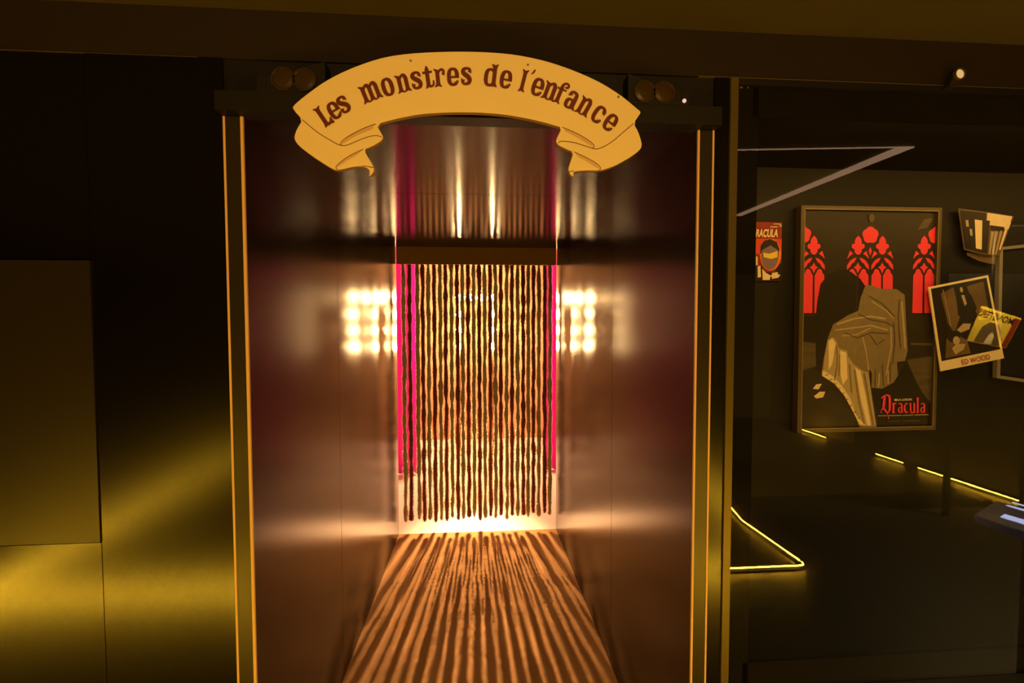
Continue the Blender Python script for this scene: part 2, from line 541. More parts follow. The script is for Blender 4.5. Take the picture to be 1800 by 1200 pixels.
def strand_meshes(seed, kind, L):
    r = random.Random(seed)
    r0 = 0.0186 if kind == 'dark' else 0.0182
    fr, fx, fy = noise1(seed + 1), noise1(seed + 2), noise1(seed + 3)
    rad = lambda t: r0 * max(0.50, 1 + 0.26 * fr(t))
    ctr = lambda t: (0.0028 * fx(t * .5), 0.0025 * fy(t * .5))
    mb = MB()
    n, seg = 130, 7
    for i in range(n + 1):
        t = L * i / n
        c = ctr(t)
        ra = rad(t) * (0.80 if i < n else 0.4)
        for s in range(seg):
            a = 2 * math.pi * s / seg + i * 0.7
            q = ra * (1 + 0.12 * r.uniform(-1, 1))
            mb.v.append((c[0] + q * math.cos(a), c[1] + q * math.sin(a), -t))
    for i in range(n):
        for s in range(seg):
            s2 = (s + 1) % seg
            mb.f.append((i * seg + s, i * seg + s2, (i + 1) * seg + s2, (i + 1) * seg + s))
    mb.f.append(tuple(range(seg - 1, -1, -1)))
    mb.f.append(tuple(n * seg + s for s in range(seg)))
    fb = MB()
    N = 4200
    for i in range(N):
        t = L * (i + r.random()) / N
        c = ctr(t)
        a = r.uniform(0, 2 * math.pi)
        ra = rad(t)
        ln = (r.uniform(0.0040, 0.0090) if kind == 'dark' else r.uniform(0.0050, 0.0105))
        dz = r.uniform(-0.004, 0.003)
        ux, uy = math.cos(a), math.sin(a)
        tx, ty = -uy, ux
        b = ra * 0.7
        e = ra * 0.85 + ln
        wd = 0.0016
        th = r.uniform(0, math.pi)
        wx, wz = math.cos(th) * wd, math.sin(th) * wd
        x, y, z = c[0], c[1], -t
        k = len(fb.v)
        fb.v += [(x + ux * b + tx * wx, y + uy * b + ty * wx, z + wz), (x + ux * b - tx * wx, y + uy * b - ty * wx, z - wz),
                 (x + ux * e, y + uy * e, z + dz)]
        fb.f.append((k, k + 1, k + 2))
    return mb, fb


ST_X = [713.6, 723.9, 737.5, 746.6, 756.4, 766.4, 776.6, 785.9, 795.9, 806.1, 815.1, 824.8, 834.4, 844.0, 853.3, 862.7, 872.0, 881.0,
        891.3, 900.4, 910.2, 919.8, 928.6, 937.6, 947.0, 957.2, 966.3]
ST_B = [917, 915, 913, 916, 913, 917, 914, 915, 909, 913, 911.5, 908.5, 908, 914, 910, 907, 910, 905.5, 912, 905.5, 906.5, 905, 908, 901,
        907, 901, 904]
ORD = ['leftmost', 'second', 'third', 'fourth', 'fifth', 'sixth', 'seventh', 'eighth', 'ninth', 'tenth', 'eleventh', 'twelfth', 'thirteenth']
cache = {}
for i, (px, pb) in enumerate(ST_X and list(zip(ST_X, ST_B))):
    kind = 'light' if i % 2 == 0 else 'dark'
    ys = YB + 0.055 + (-0.018 if kind == 'light' else 0.022)
    pt = at(px, pb, ys)
    top = 2.091
    L = top - pt.z
    key = (kind, (i // 2) % 5)
    if key not in cache:
        a, b = strand_meshes(100 + 17 * i, kind, 1.97)
        co = a.build('garland_strand', kind + '_core', smooth=True, recalc=False)
        fo = b.build('tinsel_fringe', kind + '_fibre', co, recalc=False)
        cache[key] = (co.data, fo.data)
    else:
        me, fe = cache[key]
        co = bpy.data.objects.new('garland_strand', me)
        COL.objects.link(co)
        fo = bpy.data.objects.new('tinsel_fringe', fe)
        COL.objects.link(fo)
        fo.parent = co
    co.location = (pt.x, ys, top)
    co.rotation_euler = (0, 0, i * 1.37)
    co.scale = (1, 1, L / 1.97)
    nm = 'olive gold' if kind == 'light' else 'dark red brown'
    if i <= 12:
        pos = 'leftmost strand of the curtain' if i == 0 else ORD[i] + ' strand from the left edge of the curtain'
    elif i == 13:
        pos = 'middle strand of the curtain'
    else:
        k = 26 - i
        pos = 'rightmost strand of the curtain' if k == 0 else ORD[k] + ' strand from the right edge of the curtain'
    tag(co, nm + ' fuzzy garland, ' + pos, 'garland', 'garland strands of the doorway curtain')

# ------------------------------------------------------------------ ribbon banner
YBN = 1.200
TH = 0.0165
OUT = [(514, 191), (514.8, 187), (519, 182), (535, 168.5), (560, 150), (580, 137.5), (608, 123.5), (645, 109), (680, 99), (720, 93.6), (760, 91.2),
       (800, 90.2), (840, 90.6), (890, 93.6), (925, 99), (960, 107), (985, 115), (1010, 124), (1048, 140.5), (1075, 156), (1100, 173.5),
       (1118, 189), (1126, 195.5), (1126, 198.5), (1114, 216.5), (1122, 231), (1127, 246), (1128.5, 255), (1126, 262), (1117, 270),
       (1098, 282), (1080, 291.5), (1062, 298), (1050, 299.5), (1031, 299), (1013, 300.5), (1008.5, 302.5), (1007.5, 306), (1009, 310.5),
       (1003, 308), (999.8, 301), (999, 295), (1002, 286), (1008.5, 267), (993, 260.5), (981, 254.5), (977, 248.5), (978.5, 243), (988, 223.8),
       (972, 219), (960, 215.6), (930, 208.5), (900, 202.8), (868, 199), (840, 197.3), (800, 196.8), (770, 198), (740, 200.2), (715, 204.5),
       (690, 210), (661, 217.8), (673.3, 239), (673, 243), (668, 248.8), (650, 258.5), (639.4, 262.8), (651, 282.5), (656.2, 291.5),
       (657.6, 299), (654, 306), (647.6, 310.7), (650, 303.7), (648, 296.5), (637, 291.8), (622, 292.4), (605, 296.5), (592, 299),
       (584, 296.7), (565, 285), (545, 271.5), (526, 257), (518.5, 247), (516.8, 239.5), (522, 225.5), (531.5, 210.5)]


def bp(px, py, off=0.0):
    p = at(px, py, YBN)
    return Vector((p.x, YBN - off, p.z))


ban = empty('ribbon_banner', at(820, 200, YBN), 'cream ribbon-shaped signboard arched over the portal with brown lettering', 'sign')


def smooth_poly(pts, it=1):
    for _ in range(it):
        q = []
        n = len(pts)
        for i in range(n):
            a, b = pts[i], pts[(i + 1) % n]
            q.append((a[0] * .75 + b[0] * .25, a[1] * .75 + b[1] * .25))
            q.append((a[0] * .25 + b[0] * .75, a[1] * .25 + b[1] * .75))
        pts = q
    return pts


bo = MB().prism([bp(*p) for p in smooth_poly(OUT)], TH).build('board', 'board', ban)
bo.data.materials.append(MT_['boardedge'])
for p in bo.data.polygons:
    if abs(p.normal.y) < 0.5:
        p.material_index = 1
bv = bo.modifiers.new('bevel', 'BEVEL')
bv.width = 0.0012
bv.segments = 1
bv.limit_method = 'ANGLE'
bv.angle_limit = 1.2


def px_strip(mb, pts, wd, off, fn=bp):
    """a flat printed line: polyline in photo pixels with a width in pixels"""
    L, R = [], []
    n = len(pts)
    for i, p in enumerate(pts):
        a, b = pts[max(0, i - 1)], pts[min(n - 1, i + 1)]
        dx, dy = b[0] - a[0], b[1] - a[1]
        d = math.hypot(dx, dy) or 1
        h = (wd[i] if isinstance(wd, (list, tuple)) else wd) / 2
        L.append(fn(p[0] - dy / d * h, p[1] + dx / d * h, off))
        R.append(fn(p[0] + dy / d * h, p[1] - dx / d * h, off))
    for i in range(n - 1):
        mb.poly([L[i], L[i + 1], R[i + 1], R[i]])


def catmull(pts, k=5):
    out = []
    n = len(pts)
    for i in range(n - 1):
        p0, p1, p2, p3 = pts[max(0, i - 1)], pts[i], pts[i + 1], pts[min(n - 1, i + 2)]
        for j in range(k):
            t = j / k
            out.append(tuple(0.5 * (2 * b + (c - a) * t + (2 * a - 5 * b + 4 * c - d) * t * t + (3 * b - a - 3 * c + d) * t ** 3)
                             for a, b, c, d in zip(p0, p1, p2, p3)))
    out.append(tuple(pts[-1]))
    return out


FOLDS = [[(531.5, 210.5), (558, 232.5), (581.7, 247), (593, 253.5), (602.7, 256), (612, 254.7), (634, 245.3), (651.7, 239.5), (663.4, 238.7), (671.5, 241.3)],
         [(660.5, 218), (640, 225.5), (616.7, 237.2), (603.9, 246), (599.2, 251.8), (600.4, 255.3)],
         [(638.9, 262.3), (616.7, 272.8), (600.4, 283.9), (591.6, 292), (591, 295.5), (593.4, 298)],
         [(637, 291.8), (645.9, 292.6), (657, 295)],
         [(1114, 217), (1090, 237), (1080, 246), (1065, 256), (1055, 260.5), (1047, 262), (1039, 260), (1025, 255.5), (1010, 251), (995, 248.7), (985, 248.7), (981, 252)],
         [(988.5, 223.8), (1010, 233), (1030, 244), (1042, 253), (1044.5, 257.5), (1042, 260.3)],
         [(1008.8, 267), (1030, 277), (1047, 286.5), (1055, 294), (1055.5, 297), (1053, 299.5)],
         [(1000.5, 303), (1004, 301), (1009, 301.5)]]
for fl in FOLDS:
    mb = MB()
    px_strip(mb, catmull(fl, 4), 1.1, 0.0008)
    mb.build('fold_line', 'line', ban)
for sh in ([(658, 220), (640, 226.5), (617, 238), (604.5, 247), (600, 253), (606, 251), (622, 241), (640, 233), (655, 227)],
           [(637.5, 264), (617, 274), (601, 285), (593, 293), (598, 291), (612, 281), (627, 273)],
           [(991, 226), (1010, 234.5), (1029, 245), (1040.5, 254), (1042.5, 258), (1036, 255), (1020, 245), (1004, 236), (994, 231)],
           [(1011, 269.5), (1030, 278.5), (1046.5, 288), (1053, 295), (1053.5, 297.5), (1046, 293), (1030, 283), (1016, 276)]):
    mb = MB()
    mb.poly([bp(x, y, 0.0005) for x, y in sh])
    mb.build('fold_shading', 'shade', ban)
for (x, y) in ((722, 107), (928, 114), (1087, 170.5)):
    p = bp(x, y)
    MB().lathe([(0.0022, 0.001), (0.0030, -0.0006), (0.0016, -0.0016)], (p.x, YBN, p.z), 'y', 10).build('screw', 'steel', ban)


# lettering: tall flared display face made of tapered strokes (glyph units = photo pixels, y up, baseline 0)
def g_stroke(pts):
    pts = catmull(pts, 5)
    L, R = [], []
    n = len(pts)
    for i, p in enumerate(pts):
        a, b = pts[max(0, i - 1)], pts[min(n - 1, i + 1)]
        dx, dy = b[0] - a[0], b[1] - a[1]
        d = math.hypot(dx, dy) or 1
        h = p[2] / 2
        L.append((p[0] - dy / d * h, p[1] + dx / d * h))
        R.append((p[0] + dy / d * h, p[1] - dx / d * h))
    return [[L[i], L[i + 1], R[i + 1], R[i]] for i in range(n - 1)]


def g_disc(x, y, r):
    return [[(x + r * math.cos(k * math.pi / 6), y + r * math.sin(k * math.pi / 6)) for k in range(12)]]


def g_bowl(cx, cy, rx, ry, ws, wt, a0=0, a1=360):
    out = []
    n = max(6, int(abs(a1 - a0) / 9))

    def pt(a, x, y):
        c, s = math.cos(math.radians(a)), math.sin(math.radians(a))
        e = 2 / 2.5
        return (cx + x * math.copysign(abs(c) ** e, c), cy + y * math.copysign(abs(s) ** e, s))
    for i in range(n):
        a, b = a0 + (a1 - a0) * i / n, a0 + (a1 - a0) * (i + 1) / n
        out.append([pt(a, rx, ry), pt(b, rx, ry), pt(b, rx - ws, ry - wt), pt(a, rx - ws, ry - wt)])
    return out


def g_stem(x, y0, y1, w=7.2, bot=1.0, top=0.0):
    h = w / 2
    out = [[(x - h, y0 + 7), (x + h, y0 + 7), (x + h, y1 - (7 if top else 0)), (x - h, y1 - (7 if top else 0))]]
    if bot:
        f = h + 3.0 * bot
        out += [[(x - h, y0 + 7), (x - h - 0.8, y0 + 3.4), (x - f, y0 + 0.4), (x - f + 1.2, y0 - 1.0), (x - h + 1, y0 + 0.3), (x, y0 + 1.2), (x + h - 1, y0 + 0.3),
                 (x + f - 1.2, y0 - 1.0), (x + f, y0 + 0.4), (x + h + 0.8, y0 + 3.4), (x + h, y0 + 7)]]
    else:
        out += [[(x - h, y0), (x + h, y0), (x + h, y0 + 7), (x - h, y0 + 7)]]
    if top:
        f = h + 3.0 * top
        out += [[(x - h, y1 - 7), (x + h, y1 - 7), (x + h + 0.8, y1 - 3.4), (x + f, y1 - 0.4), (x + f - 1.2, y1 + 1.0), (x + h - 1, y1 - 0.3), (x, y1 - 1.2),
                 (x - h + 1, y1 - 0.3), (x - f + 1.2, y1 + 1.0), (x - f, y1 - 0.4), (x - h - 0.8, y1 - 3.4)]]
    return out


def g_flag(x, y):      # top left flag of n m r
    return [[(x + 3.6, y - 8), (x + 3.6, y - 2), (x - 0.5, y - 0.5), (x - 6.2, y + 1.6), (x - 6.8, y + 0.2), (x - 3.6, y - 4.0), (x - 3.6, y - 10)]]


def arch(x0, x1):
    return g_stroke([(x0 + 1, 22, 3.2), (x0 + 3.5, 27, 4.4), (x0 + 7, 30, 5.0), (x1 - 2, 29, 6.4), (x1, 24, 7.2), (x1, 18, 7.2)])


GL = {}
GL['o'] = (22, g_bowl(11, 15.8, 11, 16.6, 7.4, 4.6))
GL['e'] = (21, g_bowl(10.8, 15.8, 10.8, 16.4, 7.2, 4.6, 0, 318) + [[(6, 13.6), (20.2, 13.0), (21.8, 13.8), (21.4, 17.0), (6, 16.8)]] + g_disc(18.2, 7.0, 2.3))
GL['c'] = (21, g_bowl(10.8, 15.8, 10.8, 16.4, 7.2, 4.6, 30, 318) + g_disc(17.4, 23.0, 3.4) + [[(14, 22), (20.4, 24), (19.6, 17.8)]] + g_disc(18.2, 7.0, 2.3))
GL['s'] = (21, g_stroke([(17.0, 24.0, 3.2), (16.4, 28.0, 4.4), (11.5, 30.0, 4.4), (5.8, 27.6, 6.6), (4.8, 23.0, 7.4), (8.6, 18.6, 8.0), (13.4, 15.0, 8.0),
                         (16.8, 9.6, 7.4), (15.2, 4.2, 6.4), (10.2, 1.8, 4.4), (5.2, 3.4, 4.4), (3.6, 8.0, 4.0)])
           + [[(12.6, 23.6), (16, 27), (19.6, 26.0), (19.4, 19.6), (16.6, 22.6)], [(1.6, 5), (1.4, 12.6), (4.6, 9.4), (8.4, 9.4), (6, 5)]])
GL['n'] = (24, g_stem(6.4, 0, 24) + g_flag(6.4, 31) + arch(6.4, 18.6) + g_stem(18.6, 0, 20))
GL['m'] = (36, g_stem(6.4, 0, 24) + g_flag(6.4, 31) + arch(6.4, 18.4) + g_stem(18.4, 0, 20) + arch(18.4, 30.4) + g_stem(30.4, 0, 20))
GL['r'] = (20, g_stem(6.4, 0, 24) + g_flag(6.4, 31) + g_stroke([(7, 22, 3.2), (10, 27.6, 4.2), (14, 30, 4.4), (17.4, 27.4, 4.4), (17.4, 23.4, 4.4)])
           + [[(13.4, 21.6), (16, 26), (20, 26.4), (19.0, 18.6)]])
GL['t'] = (20, [[(4.6, 6), (11.8, 6), (11.8, 33), (8.8, 39.4), (7.2, 39.4), (4.6, 33)], [(-0.4, 26.4), (0.4, 29.8), (17, 29.8), (17.4, 27.4), (16.6, 25.6), (0.4, 25.2)],
                [(4.6, 7), (11.8, 7), (12, 2), (8, 1), (5, -1.2), (3.0, -0.8)]] + g_stroke([(9, 4, 6), (12.4, 2.0, 4.2), (16.4, 3.6, 3.8), (17.8, 8, 3.4), (17.6, 12, 2.4)]))
GL['L'] = (22, g_stem(6.6, 0, 39, 7.6, 0.5, 1.1) + [[(6, 0.6), (6, 5.6), (14, 5.8), (17.4, 11.8), (19.2, 12.0), (20.6, 3.0), (21.0, -0.8), (17.6, -0.4), (13, 0.8)]])
GL['d'] = (24, g_bowl(10.8, 15.8, 10.8, 16.4, 7.2, 4.4, 58, 302) + g_stem(18.2, 0, 39, 7.2, 0.0, 0.9) + [[(14.6, 6), (21.8, 6), (24.6, 0), (23.6, -1), (19, 0.8), (14.6, 2)]]
           + g_stroke([(10.8, 30, 4.4), (14, 28.6, 4), (16.5, 26, 3.4)]) + g_stroke([(10.8, 1.7, 4.4), (14, 3, 4), (16.5, 6, 3.4)]))
GL['l'] = (13, g_stem(6.5, 0, 39, 6.6, 0.9, 0.9))
GL["'"] = (8, [[(0.5, 0), (1.4, -0.6), (6.4, 4.6), (7.4, 8.2), (6.2, 10.2), (4.6, 8.6)]])
GL['f'] = (20, g_stem(7.4, 0, 30, 6.8) + g_stroke([(7.4, 28, 6.4), (7.6, 33.6, 5.0), (10.8, 37.6, 4.0), (15.4, 37.8, 3.8), (17.8, 34, 3.6), (16.0, 30.4, 3.4)])
           + [[(-0.4, 24.0), (0.0, 27.4), (8, 27.2), (16.8, 27.2), (17.0, 24.2), (8, 24.4)], [(11.4, 30.6), (13.4, 33.2), (17.6, 33), (15.4, 28.6)]])
GL['a'] = (22, g_bowl(9.0, 8.8, 9.0, 9.6, 6.8, 3.8) + g_stroke([(16, 10, 7), (16, 20, 7), (15.4, 27, 6), (10.6, 30, 4.4), (5.6, 28.8, 4), (4.0, 24.6, 4.6)])
           + [[(12.5, 12), (19.5, 12), (19.6, 5), (22.6, 0.4), (21.4, -1), (17, 0.6), (13.4, 3)], [(1.6, 20.4), (1.8, 25.6), (5, 27), (9.4, 24.6), (6.2, 22.8)]])
TXT = [('L', 580.5, 219.5), ('e', 595.6, 208), ('s', 611.5, 198), ('m', 657, 177), ('o', 686.5, 168.2), ('n', 712.0, 162), ('s', 735, 157.2), ('t', 756, 154.4),
       ('r', 774.5, 152.4), ('e', 796.7, 151), ('s', 819.4, 150), ('d', 860.8, 152), ('e', 886.3, 155.4), ('l', 915.5, 161), ("'", 937, 131.5), ('e', 940.3, 168.2),
       ('n', 961.2, 175.2), ('f', 979.5, 181.6), ('a', 998.3, 190.6), ('n', 1019.6, 201), ('c', 1043.6, 214.6), ('e', 1063.5, 228)]
# circle through the baseline points
pts = [(x, y) for c, x, y in TXT if c != "'"]
sx = sum(p[0] for p in pts) / len(pts)
sy = sum(p[1] for p in pts) / len(pts)
A = [[0.0] * 3 for _ in range(3)]
Bv = [0.0] * 3
for x, y in pts:
    r_ = ((x - sx), (y - sy), 1.0)
    q_ = r_[0] ** 2 + r_[1] ** 2
    for i in range(3):
        Bv[i] += r_[i] * q_
        for j in range(3):
            A[i][j] += r_[i] * r_[j]
sol = Matrix(A).inverted() @ Vector(Bv)
ccx, ccy = sx + sol[0] / 2, sy + sol[1] / 2
for c, x, y in TXT:
    wd, polys = GL[c]
    th = math.atan2(x - ccx, ccy - y) * 1.04      # lean of the letter, clockwise positive
    if c == "'":
        th -= 0.10
    ex = (math.cos(th), math.sin(th))
    up = (math.sin(th), -math.cos(th))
    s = 0.99
    mb = MB()
    for k, pl in enumerate(polys):
        mb.poly([bp(x + ((u - wd / 2) * ex[0] + v * up[0]) * s, y + ((u - wd / 2) * ex[1] + v * up[1]) * s, 0.0010 + 0.00003 * k) for u, v in pl])
    mb.build('letter', 'ink', ban)

# ------------------------------------------------------------------ lamp units and spotlights above the portal
def twin_lamp(x0, x1, flip, label):
    root = empty('twin_floodlight', ((x0 + x1) / 2, YF - 0.03, 2.197), label, 'lamp', 'floodlights on the lintel')
    z0, za, zb = 2.1975, 2.238, 2.278
    lo, hi = (za, zb) if flip else (zb, za)
    y = YF - 0.036
    mb = MB().prism([Vector((x0, y, z0)), Vector((x1, y, z0)), Vector((x1, y, hi)), Vector((x0, y, lo))], 0.044)
    mb.build('housing', 'black', root, bevel=0.002)
    for t in (0.30, 0.66):
        xx = x0 + (x1 - x0) * t
        r = 0.026
        MB().lathe([(r * 1.15, 0.0), (r * 1.15, -0.005), (r, -0.005), (r, -0.002), (r * .6, -0.004), (0.001, -0.005)], (xx, y, z0 + 0.0305), 'y', 24).build('lens', 'lens', root, smooth=False)
    e0, e1 = (x0, x0 - 0.024) if flip else (x1, x1 + 0.024)
    e = sorted((e0, e1))
    box('end_cap', 'black', e[0] + 0.0005, e[1] - 0.0005, y + 0.002, y + 0.04, z0, z0 + 0.044, root, bevel=0.002)
    xx = (e0 + e1) / 2
    MB().lathe([(0.006, 0.002), (0.006, -0.001)], (xx, y + 0.002, z0 + 0.033), 'y', 12).build('knob', 'black', root)
    if not flip:
        MB().lathe([(0.0055, 0.002), (0.0055, -0.002), (0.003, -0.003)], (xx - 0.004, y + 0.002, z0 + 0.012), 'y', 12).build('indicator', emat('indicator_light', (1.0, 0.62, 0.45), 0.95), root)


twin_lamp(0.405, 0.555, False, 'black twin floodlight behind the right end of the banner with lit indicator')
twin_lamp(-0.545, -0.395, True, 'black twin floodlight behind the left end of the banner, unlit')

p = at(1684, 131, YF - 0.02)
sp = empty('mini_spotlight', (p.x, YF, p.z), 'tiny lit spotlight on the fascia above the showcase', 'lamp')
mb = MB().prism([at(1668, 152, YF - 0.02), at(1684, 153, YF - 0.02), at(1701, 122, YF - 0.02), at(1681, 121, YF - 0.02)], 0.026)
mb.build('housing', 'frameband', sp, bevel=0.001)
MB().lathe([(0.0165, 0.004), (0.0165, -0.003), (0.0135, -0.004), (0.0135, -0.001)], (p.x + .002, YF - 0.022, p.z), 'y', 20).build('bezel', 'profile', sp)
MB().lathe([(0.0130, -0.001), (0.009, -0.004), (0.001, -0.0055)], (p.x + .002, YF - 0.022, p.z), 'y', 16).build('lens', emat('spot_lens', (1.0, 0.60, 0.22), 0.75), sp, smooth=True)

# ------------------------------------------------------------------ showcase
case = empty('showcase', (1.9, YF, 0), 'dark glazed showcase with film posters right of the portal', 'showcase')
CX0, CX1, CYB = 0.7355, 4.6, 1.945
box('back_panel', 'black', CX0 - 0.02, CX1, CYB, CYB + 0.03, 0.3, 2.29, case)
box('side_panel', 'black', CX0 - 0.02, CX0, YF + 0.03, CYB, 0.3, 2.29, case)
box('side_panel', 'black', CX1, CX1 + 0.02, YF + 0.03, CYB, 0.3, 2.29, case)
box('top_panel', 'border', CX0 - 0.02, CX1, YF + 0.03, CYB, 2.285, 2.295, case)
box('bottom_panel', 'black', CX0 - 0.02, CX1, YF + 0.03, CYB, 0.28, 0.3, case)
box('base_panel', 'satin', CX0, CX1, YF, YF + 0.02, 0.0, 0.50, case)
box('border', 'border', CX0, CX0 + 0.069, YF + 0.012, YF + 0.024, 0.50, 2.275, case)
box('border', 'border', CX0 + 0.052, CX1, YF + 0.012, YF + 0.024, 2.195, 2.275, case)
box('border', 'border', CX0 + 0.052, CX1, YF + 0.012, YF + 0.024, 0.50, 0.575, case)
box('top_rail', 'black', CX0, CX1, YF, YF + 0.02, 2.2765, 2.2945, case)
gp = MB()
gp.box(CX0 + 0.001, CX1 - 0.001, YF, YF + 0.006, 0.502, 2.2755)
gp.build('glass_pane', 'glass', case)
hng = MB()
hng.box(CX0 + 0.004, CX0 + 0.012, YF - 0.003, YF - 0.0005, 2.266, 2.271).box(CX0 + 0.026, CX0 + 0.030, YF - 0.003, YF - 0.0005, 2.266, 2.271)
hng.build('latch', 'steel', case)
# lamp bar inside the top of the case
bar = empty('case_lamp', (1.7, YF + 0.16, 2.26), 'lamp bar hidden under the top of the showcase', 'lamp')
box('housing', 'border', 0.95, 3.3, YF + 0.118, YF + 0.165, 2.274, 2.2845, bar)
ld = bpy.data.lights.new('case_lamp_light', 'AREA')
ld.shape = 'RECTANGLE'
ld.size = 2.3
ld.size_y = 0.035
ld.energy = CASE_POWER
ld.color = AMBER
lo = bpy.data.objects.new('case_lamp_light', ld)
COL.objects.link(lo)
lo.location = (2.12, YF + 0.142, 2.2725)
lo.rotation_euler = (math.radians(42), 0, 0)
lo.parent = bar
lo.matrix_parent_inverse = Matrix.Translation(-bar.location)


# ---- prints
class Sheet:
    """flat printed sheet or frame at depth Y; layers are thin shapes given in photo pixels"""

    def __init__(self, name, Y, label, cat, c, group=None):
        self.Y = Y
        self.n = 0
        self.root = empty(name, at(c[0], c[1], Y), label, cat, group)

    def fn(self, x, y, off=0.0):
        p = at(x, y, self.Y)
        return Vector((p.x, self.Y - off, p.z))

    def solid(self, name, m, pts, depth):
        return MB().prism([self.fn(*p) for p in pts], depth).build(name, m, self.root)

    def layer(self, name, m, polys):
        self.n += 1
        for pl in polys:
            mb = MB()
            mb.poly([self.fn(x, y, 0.0004 * self.n + 0.00001 * (len(bpy.data.objects) % 29)) for x, y in pl])
            mb.build(name, m, self.root, recalc=False)

    def lines(self, name, m, lines):
        self.n += 1
        for pl, wd in lines:
            mb = MB()
            px_strip(mb, pl, wd, 0.0004 * self.n + 0.00001 * (len(bpy.data.objects) % 29), self.fn)
            mb.build(name, m, self.root, recalc=False)


def pmat(name, col, noise=0.1, ns=30, rough=0.5, stretch=None):
    return mat(name, col, rough, 0.3, noise=noise, nscale=ns, stretch=stretch)


MT_['p_dark'] = pmat('print_dark_stone', (0.026, 0.020, 0.012), 0.5, 26, stretch=(.25, 1, 1))
MT_['p_black'] = pmat('print_black', (0.014, 0.010, 0.007), 0.2)
MT_['p_red'] = pmat('print_red', (0.84, 0.050, 0.10), 0.05)
MT_['p_tan'] = pmat('print_tan', (0.42, 0.34, 0.24), 0.18, 40)
MT_['p_tan2'] = pmat('print_shadow_tan', (0.215, 0.170, 0.115), 0.18, 40)
MT_['p_pale'] = pmat('print_pale', (0.80, 0.68, 0.52), 0.10, 40)
MT_['p_stone'] = pmat('print_mid_stone', (0.090, 0.070, 0.045), 0.5, 40, stretch=(.2, 1, 1.4))
MT_['p_paper'] = pmat('paper_white', (0.80, 0.70, 0.52), 0.04)
MT_['p_frame'] = mat('bronze_frame', (0.085, 0.062, 0.024), 0.45, 0.5, metal=0.2)
MT_['p_frame2'] = mat('bronze_frame_edge', (0.20, 0.15, 0.08), 0.4, 0.5)
MT_['p_sky'] = pmat('print_deep_red', (0.62, 0.06, 0.03), 0.1)
MT_['p_purple'] = pmat('print_purple', (0.20, 0.14, 0.22), 0.15, 60)
MT_['p_orange'] = pmat('print_orange', (0.85, 0.22, 0.03), 0.1)
MT_['p_yellow'] = pmat('print_yellow', (0.80, 0.60, 0.06), 0.1)
MT_['p_maroon'] = pmat('print_maroon', (0.26, 0.022, 0.012), 0.15)
MT_['p_brown'] = pmat('print_brown', (0.13, 0.085, 0.040), 0.55, 14)
MT_['p_grey'] = mat('grey_frame_lacquer', (0.24, 0.22, 0.22), 0.5, 0.4)

# framed poster
S = Sheet('framed_poster', 1.915, 'large framed poster of red gothic windows and pale drapery, red blackletter title', 'poster', (1520, 760))
O = [(1405.3, 361.8), (1651.7, 366), (1640.3, 754), (1398, 760)]
I = [(1411.5, 368), (1645.5, 372), (1634.5, 748), (1405, 753)]
for k in range(4):
    j = (k + 1) % 4
    MB().prism([S.fn(*O[k], 0.012), S.fn(*O[j], 0.012), S.fn(*I[j], 0.012), S.fn(*I[k], 0.012)], 0.035).build('frame_bar', 'p_frame', S.root, bevel=0.001)
q = []
for k in range(4):
    q.append(([I[k], I[(k + 1) % 4]], 1.6))
S.n = 31
S.lines('frame_lip', 'p_frame2', q)
S.n = 0
S.solid('sheet', 'p_dark', [(1408, 365), (1648, 369), (1637, 751), (1402, 756)], 0.02)


def xs(x, y):          # the sheet narrows a little downwards in the photo
    t = (y - 366) / 390.0
    cxx = 1528
    return (cxx - 5 * t + (x - cxx) * (1 - 0.008 * t), y)


def clampx(pl):
    out = []
    for x, y in pl:
        x, y = xs(x, y)
        t = (y - 368) / 385.0
        out.append((min(max(x, 1412 - 6 * t), 1645 - 11 * t), y))
    return out


red = []
for cx_, cy_ in ((1412, 412), (1530.5, 413), (1646.5, 413.5)):
    red.append(clampx([(cx_ + (12.6 + 1.9 * abs(math.cos(2.5 * a + 0.0))) * math.sin(a), cy_ - (13.0 + 2.0 * abs(math.cos(2.5 * a))) * math.cos(a))
                       for a in [2 * math.pi * k / 40 for k in range(40)]]))
for c in (1431.5, 1509.2, 1552, 1625.5):
    red.append(clampx([(c, 414), (c + 4.5, 419), (c + 6.4, 425), (c + 5.5, 428), (c + 9.5, 428.5), (c + 11.8, 432), (c + 10.5, 436), (c + 6.5, 438), (c + 6, 443), (c + 3, 446.5),
                       (c, 447.5), (c - 3, 446.5), (c - 6, 443), (c - 6.5, 438), (c - 10.5, 436), (c - 11.8, 432), (c - 9.5, 428.5), (c - 5.5, 428), (c - 6.4, 425), (c - 4.5, 419)]))
    for s in (-1, 1):
        red.append(clampx([(c + s * 8.5, 446), (c + s * 14.5, 440.5), (c + s * 19.5, 455), (c + s * 14, 449.5)]))
        red.append(clampx([(c + s * 2.5, 452.5), (c + s * 9, 454.5), (c + s * 14.5, 459), (c + s * 19, 466), (c + s * 19.5, 474), (c + s * 13.5, 468.5), (c + s * 10.5, 463), (c + s * 6.5, 460.5)]))
        red.append(clampx([(c + s * 1.6, 484), (c + s * 4.5, 479), (c + s * 6.2, 474.5), (c + s * 10, 472), (c + s * 13.8, 474.5), (c + s * 15, 479), (c + s * 18.6, 484), (c + s * 19.4, 550), (c + s * 1.8, 550)]))
    red.append(clampx([(c, 461), (c + 3, 467), (c + 7.5, 470), (c + 3.2, 473), (c, 480.5), (c - 3.2, 473), (c - 7.5, 470), (c - 3, 467)]))
red.append(clampx([(1530.5, 434), (1533.5, 440), (1531, 448.5), (1530, 448.5), (1527.5, 440)]))
S.layer('red_window', 'p_red', red)
